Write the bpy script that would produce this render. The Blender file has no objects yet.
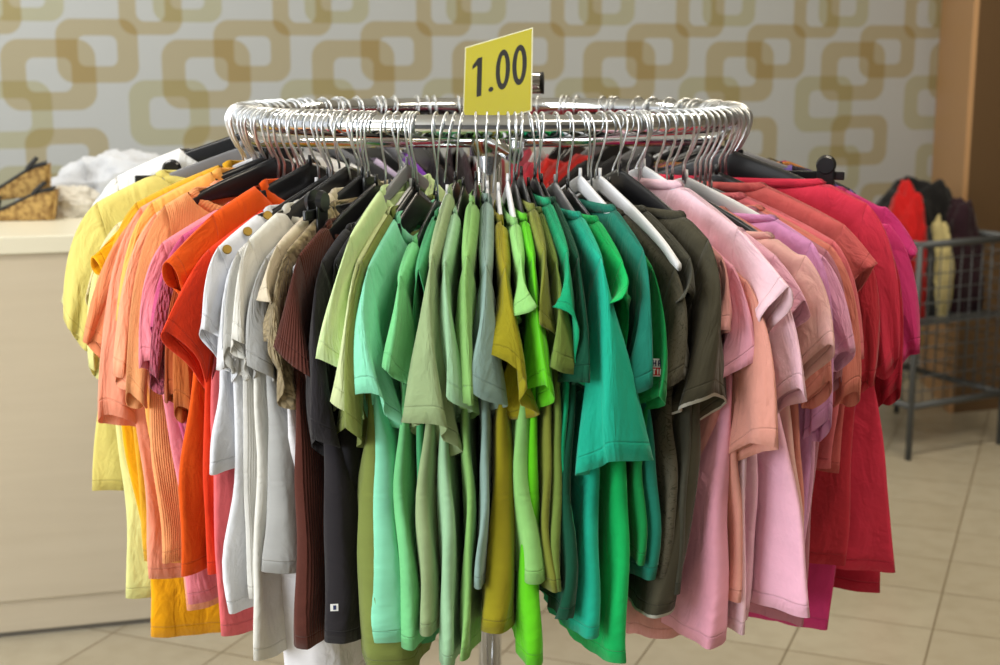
import bpy, bmesh, math, random
from mathutils import Vector, Matrix, noise
random.seed(7)
C = bpy.context.scene.collection
sin, cos, pi, rad = math.sin, math.cos, math.pi, math.radians

# ------------------------------------------------------------------ camera model (1000x665)
FPX = 1411.0
CAM = (0.019, -2.475, 1.452)
PITCH = math.atan((332.5 - 55) / FPX)
cp, sp = cos(PITCH), sin(PITCH)
def ray(px, py):
    a = (px - 500) / FPX; b = (332.5 - py) / FPX
    return (a, cp + b * sp, -sp + b * cp)
def proj(x, y, z):
    X = x - CAM[0]; Y = y - CAM[1]; Z = z - CAM[2]
    d = Y*cp - Z*sp; up = Y*sp + Z*cp
    return 500 + FPX*X/d, 332.5 - FPX*up/d
def on_cyl(px, py, r):                      # point of a photo ray on the cylinder of radius r about the rack pole
    dx, dy, dz = ray(px, py)
    A = dx*dx + dy*dy; B = CAM[0]*dx + CAM[1]*dy; Cc = CAM[0]**2 + CAM[1]**2 - r*r
    t = (-B - math.sqrt(max(B*B - A*Cc, 0))) / A
    x, y, z = CAM[0] + t*dx, CAM[1] + t*dy, CAM[2] + t*dz
    return math.atan2(x, -y), math.hypot(x, y), z
def on_plane(px, py, phi):                  # point of a photo ray on the upright plane through the pole at angle phi
    dx, dy, dz = ray(px, py)
    nx, ny = cos(phi), sin(phi)
    t = -(CAM[0]*nx + CAM[1]*ny) / (dx*nx + dy*ny)
    x, y, z = CAM[0] + t*dx, CAM[1] + t*dy, CAM[2] + t*dz
    return x*sin(phi) - y*cos(phi), z
def on_floor(px, py, z=0.0):
    dx, dy, dz = ray(px, py); t = (z - CAM[2]) / dz
    return Vector((CAM[0] + t*dx, CAM[1] + t*dy, z))
def at_y(px, py, Y):
    dx, dy, dz = ray(px, py); t = (Y - CAM[1]) / dy
    return Vector((CAM[0] + t*dx, Y, CAM[2] + t*dz))

# ------------------------------------------------------------------ helpers
def lin(h):
    if isinstance(h, str):
        h = h.lstrip('#'); c = [int(h[i:i+2], 16) / 255 for i in (0, 2, 4)]
    else: c = h
    return tuple(((v/12.92) if v <= 0.04045 else ((v+0.055)/1.055)**2.4) for v in c)
def tag(o, label=None, cat=None, group=None, kind=None):
    if label: o['label'] = label
    if cat: o['category'] = cat
    if group: o['group'] = group
    if kind: o['kind'] = kind
    return o
def link(name, me, mat, parent=None, loc=None):
    o = bpy.data.objects.new(name, me); C.objects.link(o)
    if mat:
        me.materials.clear(); me.materials.append(mat)
    if parent: o.parent = parent
    if loc is not None: o.location = loc
    return o
def mesh(name, vs, fs, smooth=True):
    me = bpy.data.meshes.new(name); me.from_pydata([tuple(v) for v in vs], [], fs)
    if smooth: me.polygons.foreach_set('use_smooth', [True]*len(me.polygons))
    me.update(); return me
def bm_obj(name, bm, mat, parent=None, loc=None, smooth=False, kind=None):
    me = bpy.data.meshes.new(name); bmesh.ops.recalc_face_normals(bm, faces=bm.faces[:]); bm.to_mesh(me); bm.free()
    if smooth: me.polygons.foreach_set('use_smooth', [True]*len(me.polygons))
    o = link(name, me, mat, parent, loc)
    if kind: o['kind'] = kind
    return o
def empty(name, loc):
    o = bpy.data.objects.new(name, None); C.objects.link(o); o.location = loc; o.empty_display_size = .05
    return o
def add_box(bm, c, s, bevel=0.0, rotz=0.0):
    r = bmesh.ops.create_cube(bm, size=1.0); vs = r['verts']
    bmesh.ops.scale(bm, vec=s, verts=vs)
    if bevel:
        es = list({e for v in vs for e in v.link_edges})
        r2 = bmesh.ops.bevel(bm, geom=es, offset=bevel, segments=2, affect='EDGES', profile=.5)
        vs = list({v for f in r2['faces'] for v in f.verts} | {v for v in vs if v.is_valid})
    if rotz: bmesh.ops.rotate(bm, cent=(0, 0, 0), matrix=Matrix.Rotation(rotz, 3, 'Z'), verts=vs)
    bmesh.ops.translate(bm, vec=c, verts=vs)
def sweep(pts, rads, n=8, cap=True, up=Vector((0, 0, 1)), closed=False):
    """tube through pts; rads: one radius or (ra, rb) per point -> verts, faces"""
    pts = [Vector(p) for p in pts]; N = len(pts); vs, fs = [], []
    prev = None
    for i, p in enumerate(pts):
        a = pts[(i-1) % N] if (closed or i) else p; b = pts[(i+1) % N] if (closed or i < N-1) else p
        t = (b - a).normalized()
        if prev is None:
            x = t.cross(up)
            if x.length < 1e-3: x = t.cross(Vector((1, 0, 0)))
            x.normalize()
        else: x = (prev - t * prev.dot(t)).normalized()
        prev = x; y = t.cross(x)
        r = rads[i] if isinstance(rads, (list, tuple)) else rads
        ra, rb = r if isinstance(r, (list, tuple)) else (r, r)
        for k in range(n):
            an = 2*pi*k/n
            vs.append(p + x*(ra*cos(an)) + y*(rb*sin(an)))
    for i in range(N if closed else N-1):
        j = (i+1) % N
        for k in range(n):
            fs.append((i*n+k, i*n+(k+1) % n, j*n+(k+1) % n, j*n+k))
    if cap and not closed:
        fs.append(tuple(range(n))[::-1]); fs.append(tuple(range((N-1)*n, N*n)))
    return vs, fs
def tube_obj(name, pts, rads, mat, parent=None, loc=Vector((0, 0, 0)), n=10, closed=False):
    vs, fs = sweep(pts, rads, n, closed=closed)
    loc = Vector(loc)
    return link(name, mesh(name, [v - loc for v in vs], fs), mat, parent, None if parent else loc)

# ------------------------------------------------------------------ materials
def new_mat(name):
    m = bpy.data.materials.new(name); m.use_nodes = True
    nt = m.node_tree; return m, nt, nt.nodes['Principled BSDF']
def plain(name, col, rough=.6, metal=0.0, spec=.5, coat=0.0):
    m, nt, b = new_mat(name)
    b.inputs['Base Color'].default_value = (*lin(col), 1); b.inputs['Roughness'].default_value = rough
    b.inputs['Metallic'].default_value = metal; b.inputs['Specular IOR Level'].default_value = spec
    if coat: b.inputs['Coat Weight'].default_value = coat
    return m
def nd(nt, typ, **kw):
    n = nt.nodes.new(typ)
    for k, v in kw.items():
        if k.startswith('i_'): n.inputs[k[2:].replace('_', ' ')].default_value = v
        else: setattr(n, k, v)
    return n
def math_n(nt, op, a, b=None, c=None, clamp=False):
    n = nt.nodes.new('ShaderNodeMath'); n.operation = op; n.use_clamp = clamp
    for i, v in enumerate((a, b, c)):
        if v is None: continue
        if isinstance(v, (int, float)): n.inputs[i].default_value = v
        else: nt.links.new(v, n.inputs[i])
    return n.outputs[0]
def mixc(nt, fac, a, b, mode='MIX'):
    n = nt.nodes.new('ShaderNodeMix'); n.data_type = 'RGBA'; n.blend_type = mode
    for sock, v in ((n.inputs['Factor'], fac), (n.inputs['A'], a), (n.inputs['B'], b)):
        if isinstance(v, (int, float)): sock.default_value = v
        elif isinstance(v, tuple): sock.default_value = (*v, 1) if len(v) == 3 else v
        else: nt.links.new(v, sock)
    return n.outputs['Result']

CLOTH = {}
def cloth(col, kind='jersey', col2=None):
    key = (col, kind, col2)
    if key in CLOTH: return CLOTH[key]
    m, nt, b = new_mat('cloth'); L = nt.links.new
    base = lin(col); mxc = max(base)
    sm = min(int(col[i:i+2], 16) for i in (1, 3, 5))/255; e = (.78 if sm > .3 else .88 if sm > .13 else 1.0) if base[1] >= base[0] else (.93 if sm > .3 else 1.0)
    base = tuple(mxc*(c/mxc)**e for c in base)
    uv = nd(nt, 'ShaderNodeUVMap', uv_map='UVMap')
    sep = nd(nt, 'ShaderNodeSeparateXYZ'); L(uv.outputs[0], sep.inputs[0])
    hd = nd(nt, 'ShaderNodeAttribute', attribute_name='hd').outputs['Fac']
    # slight wear mottling of the cotton
    tc = nd(nt, 'ShaderNodeTexCoord')
    n1 = nd(nt, 'ShaderNodeTexNoise', i_Scale=26.0, i_Detail=4.0); L(uv.outputs[0], n1.inputs['Vector'])
    mott = math_n(nt, 'MULTIPLY_ADD', n1.outputs['Fac'], .22, .89)
    hsv = nd(nt, 'ShaderNodeHueSaturation'); hsv.inputs['Color'].default_value = (*base, 1); L(mott, hsv.inputs['Value'])
    colour = hsv.outputs[0]
    # stitched hem line 18-20 mm from the edge
    d = math_n(nt, 'ABSOLUTE', math_n(nt, 'SUBTRACT', hd, .019))
    line = math_n(nt, 'SUBTRACT', 1.0, math_n(nt, 'DIVIDE', d, .0018), clamp=True)
    colour = mixc(nt, math_n(nt, 'MULTIPLY', line, .14), colour, tuple(v*.45 for v in base))
    hgt = math_n(nt, 'MULTIPLY', line, -.0012)
    # wrinkles: long soft ones down the cloth, short creases across
    mp = nd(nt, 'ShaderNodeMapping'); mp.inputs['Scale'].default_value = (25, 10, 1); L(uv.outputs[0], mp.inputs['Vector'])
    n2 = nd(nt, 'ShaderNodeTexNoise', i_Scale=1.0, i_Detail=3.0, i_Distortion=1.1); L(mp.outputs[0], n2.inputs['Vector'])
    hgt = math_n(nt, 'MULTIPLY_ADD', n2.outputs['Fac'], .0085, hgt)
    n3 = nd(nt, 'ShaderNodeTexNoise', i_Scale=55.0, i_Detail=3.0, i_Distortion=1.2); L(uv.outputs[0], n3.inputs['Vector'])
    hgt = math_n(nt, 'MULTIPLY_ADD', n3.outputs['Fac'], .0013, hgt)
    if kind in ('rib', 'finerib'):
        w = math_n(nt, 'SINE', math_n(nt, 'MULTIPLY', sep.outputs['X'], 2*pi/(.0042 if kind == 'rib' else .0032)))
        hgt = math_n(nt, 'MULTIPLY_ADD', w, .0006 if kind == 'rib' else .0003, hgt)
        colour = mixc(nt, math_n(nt, 'MULTIPLY_ADD', w, *((-.2, .2) if kind == 'rib' else (-.1, .1))), colour, tuple(v*.45 for v in base))
    if kind == 'lace':
        v = nd(nt, 'ShaderNodeTexVoronoi', i_Scale=95.0); L(uv.outputs[0], v.inputs['Vector'])
        colour = mixc(nt, math_n(nt, 'MULTIPLY', v.outputs['Distance'], .9, clamp=True), colour, tuple(v_*.4 for v_ in base))
        hgt = math_n(nt, 'MULTIPLY_ADD', v.outputs['Distance'], -.008, hgt)
    if kind in ('leaf', 'floral', 'denim'):
        if kind == 'leaf':
            v = nd(nt, 'ShaderNodeTexNoise', i_Scale=48.0, i_Detail=1.0, i_Distortion=2.5); L(uv.outputs[0], v.inputs['Vector'])
            k = math_n(nt, 'ABSOLUTE', math_n(nt, 'SUBTRACT', v.outputs['Fac'], .5))
            k = math_n(nt, 'LESS_THAN', k, .018)
        elif kind == 'floral':
            v = nd(nt, 'ShaderNodeTexNoise', i_Scale=16.0, i_Detail=1.0, i_Distortion=.8); L(uv.outputs[0], v.inputs['Vector'])
            k = math_n(nt, 'GREATER_THAN', v.outputs['Fac'], .53)
        else:
            mp2 = nd(nt, 'ShaderNodeMapping'); mp2.inputs['Scale'].default_value = (420, 60, 1); L(uv.outputs[0], mp2.inputs['Vector'])
            v = nd(nt, 'ShaderNodeTexNoise', i_Scale=1.0, i_Detail=2.0); L(mp2.outputs[0], v.inputs['Vector'])
            k = math_n(nt, 'MULTIPLY', v.outputs['Fac'], .6)
        colour = mixc(nt, k, colour, lin(col2 or '#000000'))
    if kind == 'piped':                                   # pale overlocked edge
        colour = mixc(nt, math_n(nt, 'LESS_THAN', math_n(nt, 'MULTIPLY_ADD', n3.outputs['Fac'], .004, hd), .0062), colour, lin(col2 or '#b0aca4'))
    bump = nd(nt, 'ShaderNodeBump', i_Strength=.8, i_Distance=1.0); L(hgt, bump.inputs['Height'])
    L(colour, b.inputs['Base Color']); L(bump.outputs[0], b.inputs['Normal'])
    b.inputs['Roughness'].default_value = .92; b.inputs['Specular IOR Level'].default_value = .18
    b.inputs['Sheen Weight'].default_value = .12; b.inputs['Sheen Roughness'].default_value = .5
    tr = nd(nt, 'ShaderNodeBsdfTranslucent'); L(colour, tr.inputs['Color']); L(bump.outputs[0], tr.inputs['Normal'])
    mx = nd(nt, 'ShaderNodeMixShader'); mx.inputs[0].default_value = .08
    out = nt.nodes['Material Output']
    L(b.outputs[0], mx.inputs[1]); L(tr.outputs[0], mx.inputs[2]); L(mx.outputs[0], out.inputs['Surface'])
    CLOTH[key] = m; return m

CHROME = plain('chrome', '#dcdee0', .07, 1.0)
WIRE = plain('hook_wire', '#e2e4e6', .3, 1.0)
BLACKP = plain('black_plastic', '#17171a', .32, 0, .5)
WHITEP = plain('white_plastic', '#d9dade', .38, 0, .5)
GREYP = plain('grey_plastic', '#77777a', .35, 0, .5)
GREYMETAL = plain('grey_metal', '#6b6d6c', .45, .6)
RUBBER = plain('black_rubber', '#141414', .6)
GOLD = plain('gold_button', '#8f7434', .35, .8)

# ------------------------------------------------------------------ the round rack
R = 0.425; ZR = 1.35; RT = 0.0175; RW = 0.66
def ring_pt(a, r=R, z=ZR): return Vector((r*sin(a), -r*cos(a), z))
rack = empty('clothes_rack', (0, 0, 0))
tag(rack, 'round chrome clothes rack whose ring rail carries the hangers', 'clothes rack')
tube_obj('ring_rail', [ring_pt(2*pi*i/128) for i in range(128)], RT, CHROME, rack, n=20, closed=True)
tube_obj('pole', [(0, 0, .03), (0, 0, 1.36)], .022, CHROME, rack, n=24)
bm = bmesh.new(); bmesh.ops.create_cone(bm, cap_ends=True, segments=28, radius1=.034, radius2=.034, depth=.055)
hub = bm_obj('hub', bm, CHROME, rack, (0, 0, 1.308), True)
for a in (-84, 6, 96, 186):
    a = rad(a); d = Vector((sin(a), -cos(a), 0))
    sp_o = tube_obj('spoke', [d*.03 + Vector((0, 0, 1.305)), d*(R-.03) + Vector((0, 0, 1.305)), d*(R-.012) + Vector((0, 0, 1.312)), d*R + Vector((0, 0, ZR-.016))], .011, CHROME, rack, n=12)
for k in range(4):
    a = rad(45 + 90*k); d = Vector((sin(a), -cos(a), 0))
    ft = tube_obj('foot', [d*.02 + Vector((0, 0, .045)), d*.38 + Vector((0, 0, .03))], .016, CHROME, rack, n=12)
    tube_obj('rubber_cap', [d*.37 + Vector((0, 0, .022)), d*.40 + Vector((0, 0, .022))], .02, RUBBER, ft, n=12)

# ------------------------------------------------------------------ garments: unrolled space (u radial from rail, w tangential arc, z)
def warp(th, r, z):
    d = min(max((1.20 - z) / .45, 0), 1.0)
    p = Vector((th*RW*8.0, r*6.5, z*3.3))
    dw = .017*d*noise.noise(p)
    dw += .006*d*noise.noise(Vector((th*RW*8.0 + 31, r*16, z*7)))
    du = .013*d*noise.noise(Vector((th*RW*26.0, 7.7, z*5.0)))
    return dw, du
def place(phi, u, w, z, wp=True):
    th = phi + w/RW; r = R + u
    if wp:
        dw, du = warp(th, r, z); th += dw/RW; r += du
    return Vector((r*sin(th), -r*cos(th), z))
def unwarp(th, r, z):
    t2, r2 = th, r
    for _ in range(3):
        dw, du = warp(t2, r2, z); t2, r2 = th - dw/RW, r - du
    return t2, r2, z
def hang_z(u): u = abs(u); return 1.283 - .26*u - .56*u*u
def sstep(x): x = min(max(x, 0), 1); return x*x*(3-2*x)
def lerp(a, b, t): return a + (b-a)*t

def set_attrs(me, uvs, hds):
    at = me.attributes.new('hd', 'FLOAT', 'POINT'); at.data.foreach_set('value', hds)
    ul = me.uv_layers.new(name='UVMap')
    buf = []
    for l in me.loops: buf.extend(uvs[l.vertex_index])
    ul.data.foreach_set('uv', buf)
def solid(o, th=.0013):
    s = o.modifiers.new('thickness', 'SOLIDIFY'); s.thickness = th; s.offset = 0
    return o

class G: pass
def build_garment(g):
    """body + two sleeves + neck band, hung over its hanger"""
    phi, rng = g.phi, random.Random(g.seed)
    us, ch = g.us, g.ch
    zt = lambda u: hang_z(min(abs(u), .24)) + .006 + g.dz
    z0 = zt(g.neck); sn = g.neck / us
    L_ = z0 - g.zh; ta = .165 / L_
    NX, NT = g.nx, g.nt
    ss = [sin(pi/2*(2*i/NX - 1)) for i in range(NX+1)]
    ts = [(k/NT)**1.5 for k in range(NT+1)]
    ka = min(range(NT+1), key=lambda k: abs(ts[k]-ta)); ta = ts[ka]
    fn = rng.uniform(1.0, 1.9); ph = rng.uniform(0, 6.28); fa = g.fold; skew = rng.uniform(-1.5, 1.5); fn2 = rng.uniform(2.4, 3.6)
    hemw = [rng.uniform(-.006, .006) for _ in range(6)]
    def Uo(t, side):
        a, h = us, (g.wo if side > 0 else g.wi)
        if t < ta: return lerp(a, ch, sstep(t/ta)) - .012*sin(pi*t/ta)
        return lerp(ch, h, sstep((t-ta)/(1-ta))*.6 + .4*(t-ta)/(1-ta))
    def pos(s, t, f, lowdrop):
        side = 1 if s >= 0 else -1
        u = s * Uo(t, side)
        a = abs(s)
        if a < sn: top = z0 - lowdrop*math.sqrt(max(0, 1-(s/sn)**2))
        else: top = zt(a*us)
        zhem = g.zh + .008*sin(3*s + ph) + hemw[int((s+1)*2.49)]*.5 + g.hdip*max(0, s)
        z = lerp(top, zhem, t)
        tt = lerp(g.tht, g.th0, sstep(t/.3)) if t < .3 else lerp(g.th0, g.thh, .65*sstep((t-.3)/.3) + .35*sstep((t-.3)/.7))
        ramp = math.sqrt(min(1, t/.02)) if a >= sn else max(math.sqrt(min(1, t/.02)), .85*(1-(a/sn)**2))
        th = tt*(1-a**3.2)**(1/3.2)*ramp if a < 1 else 0
        if t < ta: th = max(th, g.arm*sin(pi*t/ta)*a**7)
        w = g.wh*(t**1.4)*(.5+.5*s) + .0045*sstep((t-.25)/.3)*sin(2*pi*1.15*t + ph)*max(s, 0) + .0022*sstep((t-.35)/.3)*sin(2*pi*(2.7*t + 4*s) + 2*ph)
        dp = sstep((t-.08)/.5)
        w += fa*dp*(sin(2*pi*fn*s + ph + skew*t) + .45*sin(2*pi*fn2*s + 2*ph))*(1-.5*a)
        if g.ruff:
            e = max(0, 1-(1-t)*L_/.04); w += g.ruff*e*sin(2*pi*11*s); z += .3*g.ruff*e*cos(2*pi*7*s)
        return u, w + f*th, z
    vs, uvs, hds, fs = [], [], [], []
    idx = {}
    def vert(i, k, f):
        shared = (i in (0, NX) and k >= ka) or (k == 0 and abs(ss[i]) >= sn) or (i in (0, NX) and k == 0)
        key = (i, k, 0 if shared else f)
        if key not in idx:
            u, w, z = pos(ss[i], ts[k], f, g.drop if f == g.front else .012)
            idx[key] = len(vs); vs.append((u, w, z)); uvs.append((ss[i]*.23 if f > 0 else .46 - ss[i]*.23, z)); hds.append((1-ts[k])*L_)
        return idx[key]
    for f in (1, -1):
        for k in range(NT):
            for i in range(NX):
                q = [vert(i, k, f), vert(i+1, k, f), vert(i+1, k+1, f), vert(i, k+1, f)]
                fs.append(tuple(q) if f > 0 else tuple(q[::-1]))
    base = ring_pt(phi)
    W = [place(phi, *v) - base for v in vs]
    me = mesh(g.name, W, fs); set_attrs(me, uvs, hds)
    o = solid(link(g.name, me, g.mat, None, base)); tag(o, g.label, g.cat, 'clothes hung round the ring rail')
    g.obj = o
    # neck band
    if g.band:
        bv, bf, bu = [], [], []; NB = 44
        for i in range(NB):
            psi = 2*pi*i/NB; f = 1 if psi <= pi else -1; S = abs(sin(psi)); u = g.neck*cos(psi)
            z = z0 - (g.drop if f == g.front else .012)*S; w = f*(.85*g.tht*S*S + .0012)
            w += g.wh*0
            for q, (du, dz_, kw) in enumerate(((.0015, -.0005, 1.0), (-.006, .004 + .004*S, 1.0), (-.013, .005 + .010*S, .82))):
                bv.append((u + du*cos(psi), w*kw + f*.001*(q == 1), z + dz_)); bu.append((psi*.05, .01*q))
        for i in range(NB):
            j = (i+1) % NB
            for q in (0, 1): bf.append((3*i+q, 3*j+q, 3*j+q+1, 3*i+q+1))
        bm_ = mesh('neck_band', [place(phi, *v) - base for v in bv], bf); set_attrs(bm_, bu, [1.0]*len(bv))
        solid(link('neck_band', bm_, g.mat2 or g.mat, o), .0022)
    # sleeves
    g.slv = {}
    for side in (1, -1):
        if not g.sleeves: break
        iX = NX if side > 0 else 0
        arm = [vs[idx[(iX, k, 0 if k in (0, ka) else 1)]] for k in range(ka+1)] + [vs[idx[(iX, k, -1)]] for k in range(ka-1, 0, -1)]
        M = len(arm); an = [pi*k/ka for k in range(ka+1)] + [2*pi - pi*k/ka for k in range(ka-1, 0, -1)]
        if side > 0:
            c, od, sd = g.s_c, g.s_o, g.s_s
        else:
            c = Vector((-(us+.045), 0, z0-.24)); od = Vector((-.055, 0, .03)); sd = Vector((0, .008, 0))
        tip = Vector(arm[0]); Ln = (c - tip).length
        NQ = 14; sv, su, sh_ = [], [], []
        cf = rng.uniform(.55, .95)*rng.choice((-1, 1)); cph = rng.uniform(0, 6.28); ca = g.curl if side > 0 else .003
        for q in range(NQ+1):
            x = q/NQ
            for j in range(M):
                p0 = Vector(arm[j]); a = an[j]
                p1 = c + od*cos(a) + sd*sin(a)
                up = .5+.5*cos(a)
                pc = p0 + Vector((side*(.10+.22*up)*min(Ln, .25), 0, -.02 - .05*(1-up)))
                pc = lerp(pc, (p0+p1)/2, .35)
                P = p0*(1-x)**2 + pc*(2*x*(1-x)) + p1*x*x
                P.y += ca*(x**1.6)*sin(2*pi*cf*cos(a) + cph + 2.2*x)
                P.z += (.006*sin(2*a + cph))*x*x
                sv.append(P); su.append((.05*(pi - abs(a-pi)) + .11*g.seed % 1, -x*Ln)); sh_.append((1-x)*Ln)
        sf = []
        for q in range(NQ):
            for j in range(M):
                k = (j+1) % M
                sf.append((q*M+j, (q+1)*M+j, (q+1)*M+k, q*M+k))
        sw = [place(phi, *v) - base for v in sv]
        sm = mesh('sleeve', sw, sf); set_attrs(sm, su, sh_)
        so = solid(link('sleeve', sm, g.mat, o)); g.slv[side] = (so, sw, M, NQ)
    return o

# ------------------------------------------------------------------ hangers
def map_mesh(vs, phi, base): return [place(phi, v[0], v[1], v[2], False) - base for v in vs]
def build_hanger(phi, col, label, dz=0.0, kind='plain', grp='hangers on the ring rail', lean=0.0, half=.2, cu=.145):
    base = ring_pt(phi)
    mat = {'black': BLACKP, 'white': WHITEP, 'grey': GREYP}[col]
    vs, fs = [], []
    if kind == 'plain':
        n = 26; us_ = [lerp(-half, half, i/n) for i in range(n+1)]
        pts, rr = [], []
        for u in us_:
            a = abs(u)/half
            h = lerp(.025, .009, sstep(a*1.05)) if col == 'black' else lerp(.013, .0075, sstep(a*1.1))
            wd = lerp(.0042, .0048, sstep(a*1.3))
            if a > .93: h *= .75; wd *= .8
            zc = hang_z(u) + dz - h - .0025*sstep(a*3) - .004*sstep((a-.8)*5)
            pts.append((u, 0, zc)); rr.append((wd, h))
        # section in the tangential/vertical plane, inverted-U bodied
        m = 10
        for (u, w, z), (wd, h) in zip(pts, rr):
            for k in range(m):
                an = 2*pi*k/m
                x, y = cos(an), sin(an)
                x = math.copysign(abs(x)**.7, x); y = math.copysign(abs(y)**.7, y)
                vs.append((u, wd*x, z + h*y))
        for i in range(n):
            for k in range(m): fs.append((i*m+k, i*m+(k+1) % m, (i+1)*m+(k+1) % m, (i+1)*m+k))
        fs.append(tuple(range(m))[::-1]); fs.append(tuple(range(n*m, (n+1)*m)))
    else:
        b2 = bmesh.new()
        zb = 1.245 + dz
        add_box(b2, (0, 0, zb), (.36, .007, .014), .002)
        add_box(b2, (0, 0, zb+.02), (.03, .008, .04), .002)
        b2.verts.ensure_lookup_table(); b2.verts.index_update()
        vs = [tuple(v.co) for v in b2.verts]; fs = [tuple(v.index for v in f.verts) for f in b2.faces]; b2.free()
    o = link('clothes_hanger', mesh('clothes_hanger', map_mesh(vs, phi, base), fs, kind == 'plain'), mat, None, base)
    tag(o, label, 'hanger', grp)
    if kind == 'clip':
        for s in (-1, 1):
            v2, f2 = [], []
            for w in (-1, 1):
                b2 = bmesh.new()
                add_box(b2, (s*cu, w*.0085, 1.237+dz), (.028, .005, .055), .002)
                r_ = bmesh.ops.create_cone(b2, cap_ends=True, segments=20, radius1=.016, radius2=.013, depth=.008)
                bmesh.ops.rotate(b2, cent=(0, 0, 0), matrix=Matrix.Rotation(-w*pi/2, 3, 'X'), verts=r_['verts'])
                bmesh.ops.translate(b2, vec=(s*cu, w*.011, 1.262+dz), verts=r_['verts'])
                b2.verts.index_update(); off = len(v2)
                v2 += [tuple(v.co) for v in b2.verts]; f2 += [tuple(v.index+off for v in f.verts) for f in b2.faces]; b2.free()
            link('clip', mesh('clip', map_mesh(v2, phi, base), f2, False), BLACKP, o)
    # hook: over the rail and down to the hub of the hanger
    zt = hang_z(0) + dz - .006
    rh = .0245; zc_ = ZR - .004; allp = []
    for i in range(17):                                     # from the inner tip over the rail to its outer side
        an = lerp(pi*1.12, -.25, i/16)
        allp.append((rh*cos(an), 0, zc_ + rh*sin(an)))
    allp += [(.0185, 0, ZR - .028), (.010, 0, ZR - .045), (.0025, 0, ZR - .057), (0, 0, ZR - .064), (0, 0, zt)]
    hv, hf = sweep([Vector(p) for p in allp], .0023, 7)
    # slight swing of each hook about the rail
    hv = [Vector((v.x, v.y + lean*(ZR + .02 - v.z), v.z)) for v in hv]
    link('hook', mesh('hook', map_mesh(hv, phi, base), hf), WIRE, o)
    col_v, col_f = sweep([Vector((0, 0, zt + .016)), Vector((0, 0, zt))], [.0035, .0042], 8)
    link('neck_collar', mesh('neck_collar', map_mesh(col_v, phi, base), col_f), mat, o)
    return o

# ------------------------------------------------------------------ what hangs where (pixels are the photo's)
ITEMS = []
def add(short, col, sh=None, A=None, B=None, hem=None, phi=None, hanger='black', **kw):
    ITEMS.append(dict(short=short, col=col, sh=sh, A=A, B=B, hem=hem, phi=phi, hanger=hanger, **kw))
T = lambda short, tail: f"{short} {tail}"
# ---- left side, seen on the face; phi in degrees, 0 = towards the camera, + = right
add('pale yellow tee', '#dccd70', (97,203), (64,322), (90,350), (93,496), -76, 'grey', nk=(163, 187), label='pale yellow T-shirt with three-quarter sleeves, outermost on the left of the rail', front=1, drop=.03)
add('cream tee', '#ead9a6', (118,224), (86,299), (104,309), (139,577), -72, 'white', label='cream T-shirt whose sleeve shows between pale yellow and golden yellow sleeves')
add('lemon tee', '#e2e08e', (118,230), (89,369), (102,374), (126,593), -70, 'grey', label='lemon T-shirt with a pale lime hem low beside the light wood counter')
add('golden yellow tee', '#f8ae0e', (128,222), (91,262), (107,278), (152,638), -67.5, 'black', sw=0.13, label='long golden yellow T-shirt reaching lowest on the left, sleeve end sticking out')
add('mustard gold tee', '#dfa82a', (138,203), (106,288), (122,300), (147,560), -62.5, 'white', nk=(226, 172), label='mustard gold T-shirt with a long bare shoulder line above the peach tops')
add('burnt salmon tee', '#ea8a5c', (140,214), (82,340), (104,354), (158,560), -60, 'black', label='burnt salmon T-shirt with a short flared sleeve pointing out to the left')
add('peach top', '#f7997a', (141,208), (98,418), (149,431), (150,582), -57.6, 'black', label='peach top with a long loose sleeve that ends in a wide cuff', sw=.14)
add('light orange tee', '#fbb258', (152,203), (116,318), (129,326), (165,565), -55, 'black', nk=(218, 183), label='light orange T-shirt with rolled sleeve edge beside the peach top', kind='jersey')
add('apricot tee', '#fba27c', (156,214), (114,375), (127,384), (188,611), -53, 'black', label='apricot T-shirt with a long narrow sleeve hanging before the peach cuff')
add('ribbed tangerine top', '#fca66a', (165,206), (126,398), (148,409), (163,565), -50.5, 'black', nk=(193, 198), label='ribbed tangerine top with a stand collar and gathered puff sleeve', kind='finerib', name='blouse', cat='blouse')
add('coral pink tee', '#ec8391', (163,243), (141,364), (158,373), (188,603), -47.8, 'black', nk=(225, 204), label='coral pink T-shirt with a straight narrow sleeve next to the puff sleeve')
add('magenta tee', '#c8507c', (183,236), (151,331), (165,342), (200,560), -45.8, 'black', label='magenta T-shirt peeping out under the orange sleeve')
add('rose lace top', '#c9586f', (186,242), (149,375), (165,390), (198,505), -44.2, 'black', label='rose lace top with a bumpy textured sleeve', kind='lace', name='blouse', cat='blouse')
add('dark rust tee', '#a54d26', (194,250), (167,399), (180,402), (200,540), -42.7, 'black', label='dark rust T-shirt sleeve below the red-orange sleeve, left one of two')
add('light rust tee', '#b4602d', (200,252), (177,412), (195,422), (202,540), -41.2, 'black', label='light rust T-shirt sleeve below the red-orange sleeve, right one of two')
add('orange tee', '#e55610', (221,214), (164,267), (181,293), (181,578), -39.2, 'black', nk=(271, 202), curl=0.002, label='bright orange T-shirt with open sleeve end, high beside a white hanger')
add('red-orange tee', '#e23c1b', (209,250), (162,330), (212,392), (208,578), -37.4, 'white', nk=(262, 222), label='red-orange T-shirt with a wide sleeve hem left of the white blouses')
add('coral tee', '#e6666a', (214,262), (190,400), (205,410), (224,636), -35.9, 'black', nk=(276, 201), sleeves=False, dzo=-0.05, label='coral T-shirt whose long hem hangs below the orange ones')
add('gold-buttoned white blouse', '#d9dbe3', (219,268), (200,326), (226,362), (209,468), -34.2, 'black', dzo=-0.006, nk=(262, 208), label='white blouse with gold buttons on the shoulder and a short cropped hem', name='blouse', cat='blouse')
add('long white tee', '#e2e4ea', (236,256), (221,364), (233,371), (231,618), -32.6, 'black', label='long white T-shirt reaching below the cropped white blouse')
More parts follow.
